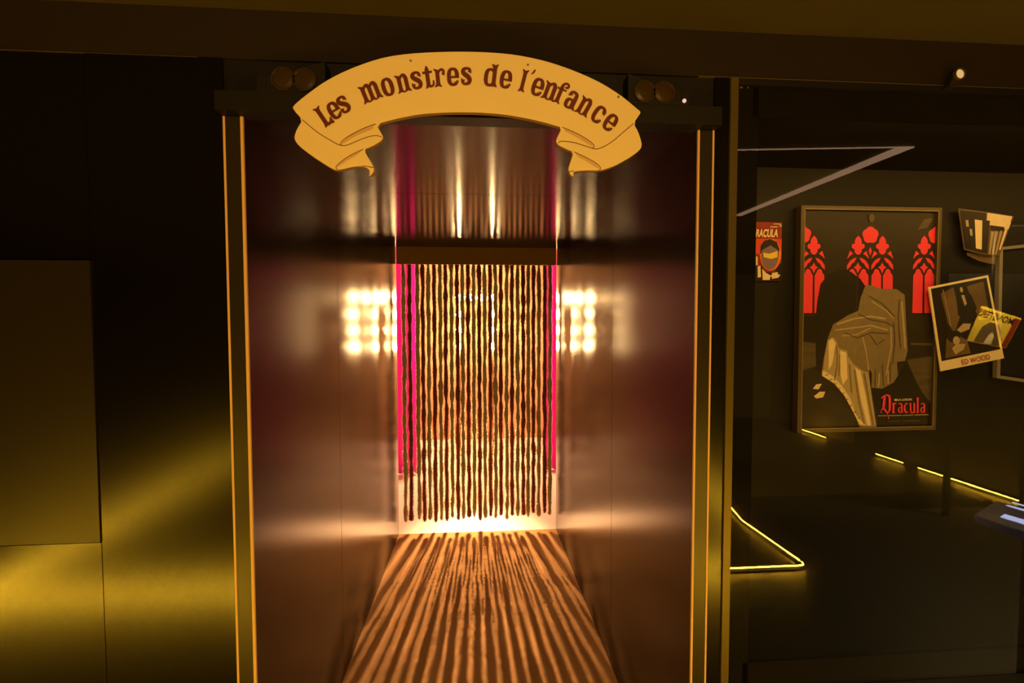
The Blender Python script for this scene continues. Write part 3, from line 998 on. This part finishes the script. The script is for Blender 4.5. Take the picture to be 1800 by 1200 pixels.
# plain generic drapery instead of the printed figures
S.layer('stone', 'p_stone', [[(1594, 632), (1608, 630), (1632, 626), (1638, 628), (1636, 708), (1616, 684)], [(1410, 600), (1440, 604), (1442, 640), (1409, 652)],
                             [(1600, 602), (1639, 603), (1639, 607), (1600, 606)], [(1625, 385), (1640, 383), (1630, 400), (1612, 404)]])
S.layer('dark_cloth', 'p_black', [[(1454, 484), (1466, 477), (1482, 473), (1496, 478), (1512, 490), (1522, 505), (1528, 530), (1526, 560), (1500, 575), (1470, 580), (1450, 640),
                                   (1440, 656), (1434, 640), (1433, 560), (1437, 525), (1442, 499)],
                                  [(1534, 684), (1570, 674), (1592, 640), (1634, 712), (1634, 746), (1546, 748)], [(1412, 556), (1432, 556), (1431, 600), (1411, 600)]])
gown = [(1521, 500.5), (1533, 502), (1547, 507.5), (1575.5, 508), (1589.5, 518), (1591, 542), (1592, 570), (1595, 616), (1590, 634), (1576, 636), (1578, 660), (1570, 672), (1550, 683),
        (1531, 681), (1532, 656), (1528, 648), (1526, 664), (1533, 705), (1540, 750), (1510, 751), (1499, 720), (1486, 692), (1466, 672), (1443, 656), (1448, 626), (1454, 596), (1464, 570),
        (1490, 554), (1508, 546), (1512, 524)]
S.layer('pale_drapery', 'p_tan2', [gown])
S.layer('lit_drapery', 'p_tan', [[(1454, 598), (1463, 592), (1470, 600), (1474, 612), (1488, 616), (1490, 626), (1500, 640), (1514, 650), (1526, 655), (1533, 705), (1540, 750), (1513, 751), (1503, 722), (1489, 692), (1469, 672), (1446, 655), (1449, 626)]])
S.layer('drapery_highlight', 'p_pale', [[(1456, 600), (1462, 594), (1468, 603), (1462, 640), (1456, 650)], [(1476, 616), (1487, 620), (1489, 664), (1481, 676), (1477, 660)],
                                        [(1503, 646), (1512, 652), (1522, 700), (1530, 748), (1524, 748), (1512, 700)], 
                                        [(1446, 650), (1462, 660), (1478, 676), (1494, 700), (1504, 728), (1512, 738), (1522, 747), (1510, 746), (1498, 722), (1484, 696), (1466, 674), (1444, 660)],
                                        [(1430, 696), (1440, 688), (1450, 688), (1446, 698), (1434, 700)], [(1428, 683), (1434, 675), (1444, 674), (1438, 684)]])
S.lines('drapery_fold', 'p_tan', [([(1470, 570), (1500, 560), (1530, 556), (1556, 560)], 3), ([(1466, 580), (1500, 576), (1530, 572), (1560, 580)], 2.5), ([(1480, 590), (1505, 588), (1530, 576)], 2),
                                  ([(1515, 590), (1522, 620), (1526, 650)], 2), ([(1565, 575), (1566, 610), (1556, 660)], 2.5), ([(1545, 655), (1543, 680)], 2.5), ([(1560, 650), (1560, 674)], 2.5), ([(1532, 530), (1556, 545), (1570, 560)], 2),
                                  ([(1584, 530), (1588, 580), (1590, 612)], 3)])
S.lines('drapery_pleat', 'p_tan2', [([(1470, 606), (1471, 640), (1466, 668)], 2), ([(1492, 640), (1494, 664), (1496, 690)], 2.4), ([(1501, 650), (1508, 700), (1518, 745)], 2.2),
                                    ([(1518, 655), (1526, 700), (1534, 746)], 2.6), ([(1475, 622), (1474, 660)], 1.4)])
S.lines('drapery_crease', 'p_stone', [([(1508, 552), (1530, 562), (1556, 566), (1570, 574)], 1.4), ([(1484, 584), (1506, 594), (1530, 584), (1560, 586)], 1.5), ([(1528, 588), (1540, 606), (1554, 596)], 1.3),
                                      ([(1570, 566), (1572, 600), (1568, 640)], 1.5), ([(1526, 520), (1548, 532), (1572, 556)], 1.4), ([(1550, 640), (1552, 678)], 1.2), ([(1564, 636), (1564, 670)], 1.2), ([(1538, 650), (1537, 680)], 1.2),
                                      ([(1580, 526), (1578, 560), (1582, 612)], 1.4)])
S.lines('hem_lace', 'p_stone', [([(1450 + k * 7.0, 660 + k * 8.2 + (k > 4) * (k - 4) * 2.5), (1455 + k * 7.0, 657 + k * 8.2 + (k > 4) * (k - 4) * 2.5)], 1.2) for k in range(9)])
# emblem, title and credits
S.layer('emblem', 'p_stone', [[(1531 + 5 * math.cos(a), 383.5 + 7.5 * math.sin(a)) for a in [k * math.pi / 8 for k in range(16)]]])
T = lambda pts: [(1500 + x / 12.0, 680 + y / 12.0) for x, y in pts]
title = [
    (T([(640, 200), (625, 330), (615, 430)]), 4.2), (T([(600, 225), (570, 240), (575, 215), (640, 180), (690, 165), (735, 185), (750, 260), (748, 400), (742, 500)]), [1.2, 1.2, 1.6, 2.6, 3, 4.2, 4.2, 4.2, 3.4]),
    (T([(570, 470), (600, 445), (640, 470), (680, 520), (690, 550), (742, 500)]), [1.2, 3, 3.4, 3.4, 2.6, 2]), (T([(580, 550), (558, 510), (600, 455)]), 1.0),
    (T([(820, 340), (825, 420), (820, 530)]), 3.2), (T([(795, 350), (820, 330)]), 1.4), (T([(825, 380), (860, 335), (885, 350)]), [1.4, 2.2, 2.2]), (T([(805, 545), (825, 520), (850, 540)]), 2.2),
    (T([(930, 360), (975, 335), (1000, 370), (1000, 480), (1010, 540)]), [1.6, 2.2, 3.2, 3.2, 2]), (T([(1000, 420), (950, 430), (930, 480), (955, 535), (1000, 510)]), [1.4, 2, 3, 2.4, 1.4]),
    (T([(1130, 350), (1090, 340), (1060, 400), (1060, 480), (1090, 535), (1140, 515)]), [2.6, 2, 3, 3.4, 2.6, 1.4]),
    (T([(1180, 330), (1185, 430), (1190, 520)]), 3.2), (T([(1190, 530), (1220, 545), (1255, 510)]), 1.8), (T([(1262, 330), (1262, 430), (1265, 540)]), 3.2),
    (T([(1335, 215), (1335, 380), (1335, 540)]), 3.2), (T([(1310, 240), (1360, 240)]), 1.6), (T([(1315, 545), (1335, 520), (1360, 535)]), 1.8),
    (T([(1400, 360), (1445, 335), (1475, 370), (1470, 480), (1480, 540)]), [1.6, 2.2, 3.2, 3.2, 2]), (T([(1475, 420), (1420, 430), (1400, 480), (1425, 535), (1475, 510)]), [1.4, 2, 3, 2.4, 1.4]),
    (T([(705, 560), (720, 650)]), 1.0), (T([(715, 655), (735, 655)]), 2.2)]
S.lines('title_lettering', 'p_red', [(catmull(a, 4) if len(a) > 2 and not isinstance(b, list) else a, b) for a, b in title])
S.lines('credit_line', 'p_tan', [(T([(495, 602), (690, 598)]), 1.2), (T([(715, 598), (1000, 592)]), 1.4), (T([(1020, 592), (1240, 586)]), 1.4), (T([(1265, 584), (1565, 576)]), 1.5)])
S.lines('small_print', 'p_stone', [(T([(690, 712), (960, 708)]), 1.2), (T([(1015, 708), (1385, 700)]), 1.5)])


def text_on(sheet, s, x, y, size, m, slant=0.0, ang=0.0, bold=0.0, sx=1.0, name='lettering', mirror=False, fn=None):
    cu = bpy.data.curves.new('lettering', 'FONT')
    cu.body = s
    cu.size = 1.0
    cu.shear = slant
    cu.offset = bold
    tmp = bpy.data.objects.new('lettering', cu)
    COL.objects.link(tmp)
    dg = bpy.context.evaluated_depsgraph_get()
    me = bpy.data.meshes.new_from_object(tmp.evaluated_get(dg))
    bpy.data.objects.remove(tmp)
    bpy.data.curves.remove(cu)
    if fn is None:
        sheet.n += 1
        off = 0.0004 * sheet.n
        fn = lambda a, b: sheet.fn(a, b, off)
    ca, sa = math.cos(ang), math.sin(ang)
    for v in me.vertices:
        u, h = v.co.x * size * sx, v.co.y * size
        v.co = fn(x + u * ca + h * sa, y + u * sa - h * ca)
    me.name = name
    me.materials.clear()
    me.materials.append(MT_[m])
    o = bpy.data.objects.new(name, me)
    COL.objects.link(o)
    o.parent = sheet.root
    o.matrix_parent_inverse = Matrix.Translation(-sheet.root.location)
    return o


text_on(S, 'BELA LUGOSI', 1570.0, 703.8, 4.6, 'p_paper', ang=-0.03, bold=0.03, sx=1.12)

# small red card at the left of the case
S = Sheet('comic_card', 1.935, 'small red comic cover with slanted title, half hidden by the case border', 'card', (1350, 492))
S.solid('card', 'p_maroon', [(1300, 389), (1374.5, 391), (1373, 493), (1300, 492)], 0.008)
S.layer('red_sky', 'p_sky', [[(1300, 419), (1374, 420), (1373.5, 455), (1300, 440)]])
S.layer('rim', 'p_orange', [[(1354 + 18.5 * math.cos(a), 447.5 + 28 * math.sin(a)) for a in [k * math.pi / 12 for k in range(24)]]])
S.layer('dark_cap', 'p_black', [[(1336, 446), (1337, 432), (1343, 423), (1354, 420), (1365, 425), (1370, 438), (1368, 448), (1352, 440)]])
S.layer('oval', 'p_purple', [[(1353 + 15.5 * math.cos(a), 449 + 25 * math.sin(a)) for a in [k * math.pi / 12 for k in range(24)]]])
S.layer('oval_top', 'p_black', [[(1338.5, 440), (1340, 428), (1353, 422.5), (1365, 428), (1367.5, 440), (1354, 431)]])
S.layer('glow_band', 'p_yellow', [[(1341, 444), (1352, 446), (1366, 441), (1366, 452), (1355, 455), (1342, 452)]])
S.layer('lower_dark', 'p_black', [[(1300, 465), (1338, 468), (1345, 478), (1360, 480), (1371, 462), (1374, 464), (1373, 492), (1300, 491)]])
S.layer('collar', 'p_pale', [[(1339, 472), (1346, 480), (1354, 484), (1352, 492), (1340, 492)], [(1356, 480), (1366, 478), (1368, 488), (1356, 490)], [(1331, 468), (1336, 467), (1337, 487), (1331, 488)], [(1328, 450), (1331, 452), (1331, 466), (1328, 466)]])
text_on(S, 'DRACULA', 1319.5, 416.3, 18.5, 'p_pale', slant=0.22, bold=0.035, sx=0.545)
S.lines('small_print', 'p_pale', [([(1353, 399), (1366, 399)], 1.6), ([(1359, 394), (1372, 394)], 1.2), ([(1354, 485), (1370, 484)], 3.0)])
S.layer('seal', 'p_tan', [[(1370.5 + 2.5 * math.cos(a), 396.5 + 3 * math.sin(a)) for a in [k * math.pi / 6 for k in range(12)]]])

# bent photo print at the upper right
S = Sheet('photo_print', 1.925, 'curled sepia photo print pinned upper right in the showcase', 'photo', (1740, 462))
mb = MB()
A_, B_, C_, D_ = (1682.5, 366.5), (1780.5, 380), (1755, 449), (1693, 439)


def bent(u, v, off=0.0, rim=0.0):
    x = (A_[0] * (1 - u) + B_[0] * u) * (1 - v) + (D_[0] * (1 - u) + C_[0] * u) * v
    y = (A_[1] * (1 - u) + B_[1] * u) * (1 - v) + (D_[1] * (1 - u) + C_[1] * u) * v + 4.0 * math.sin(math.pi * u) * v
    p = at(x, y, S.Y)
    d = 0.02 * math.sin(math.pi * u) * (0.4 + 0.6 * v)
    return Vector((p.x, S.Y - 0.004 - d * 0.6 - off, p.z))


def bent_poly(name, m, polys, off):
    for (u0, v0, u1, v1) in polys:
        mbx = MB()
        k = 5
        for i in range(k):
            a, b = u0 + (u1 - u0) * i / k, u0 + (u1 - u0) * (i + 1) / k
            mbx.poly([bent(a, v0, off), bent(b, v0, off), bent(b, v1, off), bent(a, v1, off)])
        mbx.build(name, m, S.root, recalc=False)


n = 12
for side in (0, 1):
    for i in range(n + 1):
        for j in (0, 1):
            mb.v.append(tuple(bent(i / n, j, -0.001 * side)))
for i in range(n):
    a, b = 2 * i, 2 * (n + 1) + 2 * i
    mb.f += [(a, a + 2, a + 3, a + 1), (b, b + 1, b + 3, b + 2), (a, b, b + 2, a + 2), (a + 1, a + 3, b + 3, b + 1)]
mb.f += [(0, 1, 2 * (n + 1) + 1, 2 * (n + 1))]
mb.build('sheet', 'p_brown', S.root, smooth=False)
bent_poly('sky', 'p_pale', [(0.50, 0.02, 0.97, 0.30)], 0.0006)
bent_poly('dark_ground', 'p_black', [(0.02, 0.04, 0.48, 0.97), (0.58, 0.30, 0.95, 0.42), (0.44, 0.20, 0.56, 0.97)], 0.0010)
bent_poly('pale_drape', 'p_pale', [(0.27, 0.22, 0.41, 0.90), (0.88, 0.16, 0.98, 0.34), (0.90, 0.34, 0.96, 0.86)], 0.0014)
bent_poly('striped_drape', 'p_tan', [(0.60, 0.44, 0.66, 0.98), (0.70, 0.42, 0.76, 0.98), (0.80, 0.40, 0.86, 0.98), (0.10, 0.26, 0.15, 0.42), (0.16, 0.46, 0.21, 0.62)], 0.0016)
lo_ = MB()
lo_.prism([S.fn(1699.5, 443.5), S.fn(1753, 449.5), S.fn(1748.5, 465), S.fn(1722, 459), S.fn(1700, 448.5)], 0.001)
lo_.build('margin', 'p_brown', S.root)

# tilted print with a red caption
S = Sheet('caption_print', 1.890, 'tilted sepia print with pale border and red capital caption', 'poster', (1700, 648))
P = [(1632, 504.5), (1737, 483.5), (1765, 629.5), (1653.5, 652.5)]
S.solid('sheet', 'p_paper', P, 0.004)


def quad(u0, v0, u1, v1):
    def q(u, v):
        return ((P[0][0] * (1 - u) + P[1][0] * u) * (1 - v) + (P[3][0] * (1 - u) + P[2][0] * u) * v,
                (P[0][1] * (1 - u) + P[1][1] * u) * (1 - v) + (P[3][1] * (1 - u) + P[2][1] * u) * v)
    return [q(u0, v0), q(u1, v0), q(u1, v1), q(u0, v1)]


def quv(pts):
    return [quad(u, v, u, v)[0] for u, v in pts]


def ell(cu, cv, ru, rv, k=14):
    return quv([(cu + ru * math.cos(2 * math.pi * i / k), cv + rv * math.sin(2 * math.pi * i / k)) for i in range(k)])


S.layer('picture', 'p_black', [quad(0.035, 0.025, 0.965, 0.885)])
S.layer('brown_haze', 'p_brown', [quv([(0.18, 0.10), (0.40, 0.06), (0.44, 0.40), (0.30, 0.60), (0.22, 0.46)]), quv([(0.62, 0.08), (0.90, 0.06), (0.90, 0.50), (0.72, 0.50)]), quv([(0.10, 0.86), (0.16, 0.64), (0.30, 0.60), (0.48, 0.70), (0.50, 0.86)])])
S.layer('dark_form', 'p_black', [quv([(0.40, 0.40), (0.42, 0.18), (0.52, 0.12), (0.66, 0.18), (0.72, 0.36), (0.62, 0.42)]), ell(0.28, 0.63, 0.10, 0.07)])
S.layer('pale_form', 'p_tan', [ell(0.52, 0.105, 0.025, 0.032), quv([(0.50, 0.17), (0.55, 0.17), (0.57, 0.28), (0.53, 0.30)]), quv([(0.34, 0.56), (0.46, 0.50), (0.58, 0.52), (0.54, 0.58), (0.40, 0.60)]),
                               ell(0.31, 0.68, 0.055, 0.05), quv([(0.22, 0.76), (0.30, 0.72), (0.44, 0.74), (0.40, 0.80), (0.26, 0.84)])])
S.lines('pillar', 'p_tan', [(quv([(0.22, 0.06), (0.26, 0.50)]), 0.9)])
a_ = math.atan2(629.5 - 652.5, 1765 - 1653.5)
q0 = quv([(0.33, 0.975)])[0]
text_on(S, 'ED WOOD', q0[0], q0[1], 13.0, 'p_maroon', ang=a_, bold=0.005, sx=0.80)

# empty grey frame at the right edge
S = Sheet('empty_frame', 1.930, 'thin grey empty frame at the right edge of the showcase', 'frame', (1800, 667))
O = [(1755.5, 434.5), (1880, 421), (1880, 684), (1750, 664)]
I = [(1761, 439), (1875, 427), (1875, 677), (1756, 659.5)]
for k in range(4):
    j = (k + 1) % 4
    MB().prism([S.fn(*O[k], 0.005), S.fn(*O[j], 0.005), S.fn(*I[j], 0.005), S.fn(*I[k], 0.005)], 0.018).build('frame_bar', 'p_grey', S.root)

# ------------------------------------------------------------------ the hall behind the camera (seen mirrored)
plat = empty('low_platform', (-0.4, -1.7, 0), 'low black platform edged by an amber light line', 'platform')
mb = MB().box(-2.86, 2.07, -3.6, -0.235, 0.0, 0.012)
mb.build('deck', mat('platform_lacquer', (0.05, 0.036, 0.012), 0.6, 0.3), plat, bevel=0.002)


def led(name, pts, label, group='amber floor light lines', r=0.0045):
    root = empty(name, pts[0], label, 'led strip', group)
    MB().tube(pts, r, 8).build('diffuser', 'led', root, smooth=True)
    mb = MB()
    for a, b in zip(pts[:-1], pts[1:]):
        mb.tube([Vector((a[0], a[1], 0.010)), Vector((b[0], b[1], 0.010))], 0.009, 4)
    mb.build('channel', 'black', root)
    return root


led('led_strip', [(-2.895, -0.215, 0.03), (2.07, -0.215, 0.03), (2.10, -0.225, 0.03), (2.112, -0.255, 0.03)], 'amber light line along the front edge of the low platform')
led('led_strip', [(-2.93, -3.5, 0.03), (-2.91, -0.235, 0.03)], 'amber light line along the left edge of the low platform')
led('led_strip', [(2.111, -0.275, 0.03), (2.085, -0.90, 0.03), (2.16, -1.25, 0.03), (2.26, -3.5, 0.03)], 'amber light line along the right edge of the low platform')
for (a, b) in ((-3.80, -3.35), (-2.55, -2.20), (-2.02, 0.6)):
    led('led_strip', [(4.75, a, 0.03), (4.75, b, 0.03)], 'amber light line at the foot of the far right wall, %s piece' % {-3.80: 'farthest', -2.55: 'middle short', -2.02: 'long near'}[a], r=0.004)

rb = empty('ceiling_light_ribbon', (1.9, 0.6, ZT), 'slim pale light ribbon on the hall ceiling, bent to a sharp corner', 'lamp')
c0 = mirrored(1608, 257, ZT - 0.006)
c1 = mirrored(1290, 262, ZT - 0.006)
c2 = mirrored(1325, 367, ZT - 0.006)
c2 = Vector((c0.x - 0.03, c2.y - 0.2, c0.z))
dv = Vector((0, 0.036, 0))
mb = MB()
mb.poly([c0, c0 + Vector((-0.03, -0.009, 0)), Vector((c1.x, c1.y - 0.007, c1.z)), c1])
mb.poly([c0, c2, c2 + Vector((-0.052, 0, 0)), c0 + Vector((-0.075, -0.0095, 0))])
mb.v = [(x, y, z) for x, y, z in mb.v]
rbm = mb.build('diffuser', 'ribbon', rb, recalc=False)
sol_ = rbm.modifiers.new('thickness', 'SOLIDIFY')
sol_.thickness = 0.005
sol_.offset = 1

# track spotlight that lights the banner
tsx, tsy, tsz = 0.15, -1.35, 2.30
tk = empty('track_spotlight', (tsx, tsy, ZT), 'amber track spotlight on the hall ceiling aimed at the banner', 'lamp')
MB().lathe([(0.045, -0.12), (0.05, 0.03), (0.045, 0.035), (0.042, -0.02)], (tsx, tsy, tsz), 'y', 16).build('housing', 'black', tk)
box('stem', 'black', tsx - .01, tsx + .01, tsy - 0.07, tsy - 0.05, tsz + 0.04, ZT - 0.001, tk)
sd = bpy.data.lights.new('track_spotlight_light', 'SPOT')
sd.energy = SPOT_POWER
sd.color = AMBER
sd.spot_size = math.radians(120)
sd.spot_blend = 1.0
sd.shadow_soft_size = 0.03
so = bpy.data.objects.new('track_spotlight_light', sd)
COL.objects.link(so)
so.location = (tsx, tsy + 0.06, tsz)
d = Vector((-0.03, 1.2, 2.12)) - so.location
so.rotation_euler = d.to_track_quat('-Z', 'Y').to_euler()
so.parent = tk
so.matrix_parent_inverse = Matrix.Translation(-tk.location)

# kiosk with a blue-lit screen and a magazine on a stand, both met only as reflections in the glass
ks = empty('screen_kiosk', (2.3, 0.60, 0), 'pedestal with a tilted blue-lit information screen', 'screen')
ZS = 0.80
scr = [mirrored(x, y, ZS) for x, y in ((1712, 905), (1752, 880), (1930, 925), (1900, 968))]
mb = MB()
mb.v = [tuple(p) for p in scr] + [(p.x, p.y, p.z - 0.03) for p in scr]
mb.f = [(0, 1, 2, 3), (7, 6, 5, 4)] + [(k, (k + 1) % 4, 4 + (k + 1) % 4, 4 + k) for k in range(4)]
mb.build('tablet', mat('screen_dark_blue', (0.01, 0.01, 0.02), 0.2, emit=(0.12, 0.12, 0.40), est=0.22), ks)
MT_['screen_bar'] = emat('screen_white', (0.62, 0.66, 1.0), 8.0)
for pl in (((1757, 908), (1766, 903), (1890, 938), (1880, 946)), ((1767, 888), (1772, 887), (1850, 908), (1846, 911)), ((1777, 883), (1781, 882), (1850, 901), (1846, 903))):
    mb = MB()
    mb.poly([mirrored(x, y, ZS + 0.0015) for x, y in pl])
    mb.build('screen_bar', 'screen_bar', ks, recalc=False)
cpt = sum(scr, Vector()) / 4
MB().lathe([(0.16, 0.0), (0.16, 0.02), (0.03, 0.03), (0.03, ZS - 0.032)], (cpt.x, cpt.y, 0.0), 'z', 20).build('pedestal', 'black', ks)

YM = -0.90


def mg(x, y, off=0.0):
    p = at(x, y, 2 * YF - YM)
    return Vector((p.x, YM + off, p.z))


st = empty('display_board', (4.2, YM - 0.03, 0), 'black free-standing display board behind the camera', 'board')
box('board', 'border', 3.80, 4.62, YM - 0.035, YM - 0.006, 0.9, 2.0, st)
box('post', 'black', 3.84, 3.88, YM - 0.035, YM - 0.006, 0.0, 0.9, st)
box('post', 'black', 4.54, 4.58, YM - 0.035, YM - 0.006, 0.0, 0.9, st)


class Rev:
    root = empty('magazine', mg(1745, 580), 'yellow monster magazine tilted on the display board, mirrored in the showcase glass', 'magazine')


MG = [(1726, 537), (1796, 559.5), (1768, 612), (1700, 599)]


def mquad(u, v):
    return ((MG[0][0] * (1 - u) + MG[1][0] * u) * (1 - v) + (MG[3][0] * (1 - u) + MG[2][0] * u) * v,
            (MG[0][1] * (1 - u) + MG[1][1] * u) * (1 - v) + (MG[3][1] * (1 - u) + MG[2][1] * u) * v)


mb = MB()
fr_ = [mg(*mquad(u, v)) for u, v in ((0, 0), (1, 0), (1, 1), (0, 1))]
mb.prism(fr_, -0.005)
mb.build('cover', 'p_yellow', Rev.root)


def mlayer(name, m, pts, off):
    mb = MB()
    mb.poly([mg(*mquad(u, v), off) for u, v in pts])
    mb.build(name, m, Rev.root, recalc=False)


mlayer('side_band', 'p_maroon', [(0.86, 0.05), (0.99, 0.05), (0.99, 0.97), (0.86, 0.97)], 0.0006)
mlayer('dark_shape', 'p_brown', [(0.16, 0.98), (0.20, 0.55), (0.34, 0.36), (0.56, 0.36), (0.70, 0.56), (0.80, 0.98)], 0.0006)
mlayer('pale_shape', 'p_pale', [(0.40, 0.98), (0.44, 0.70), (0.50, 0.62), (0.58, 0.72), (0.60, 0.98)], 0.001)
text_on(Rev, 'MONSTERS', 0.97, 0.27, 0.27, 'p_black', bold=0.02, sx=-0.66, fn=lambda a, b: mg(*mquad(a - 0.10, b), 0.001))
ms_ = empty('added_picture_light', (4.2, YM + 0.25, 2.35), 'small picture light added over the display board to brighten the magazine', 'lamp')  # lamp added so the magazine shows up mirrored in the glass
box('housing', 'black', 4.0, 4.4, YM + 0.22, YM + 0.28, 2.34, 2.37, ms_)
box('arm', 'black', 4.19, 4.21, YM - 0.02, YM + 0.22, 2.35, 2.362, ms_)
box('arm', 'black', 4.19, 4.21, YM - 0.03, YM - 0.02, 2.0, 2.362, ms_)
pd = bpy.data.lights.new('added_picture_light_source', 'AREA')
pd.shape = 'RECTANGLE'
pd.size = 0.36
pd.size_y = 0.04
pd.energy = 170.0
pd.color = (1.0, 0.70, 0.25)
po = bpy.data.objects.new('added_picture_light_source', pd)
COL.objects.link(po)
po.location = (4.2, YM + 0.25, 2.335)
po.rotation_euler = (math.radians(-20), 0, 0)
po.parent = ms_
po.matrix_parent_inverse = Matrix.Translation(-ms_.location)

# cycles quality that suits a dark scene with small lamps
cy = scn.cycles
cy.max_bounces = 10
cy.glossy_bounces = 5
cy.transparent_max_bounces = 12
cy.sample_clamp_indirect = 30.0
cy.use_denoising = True
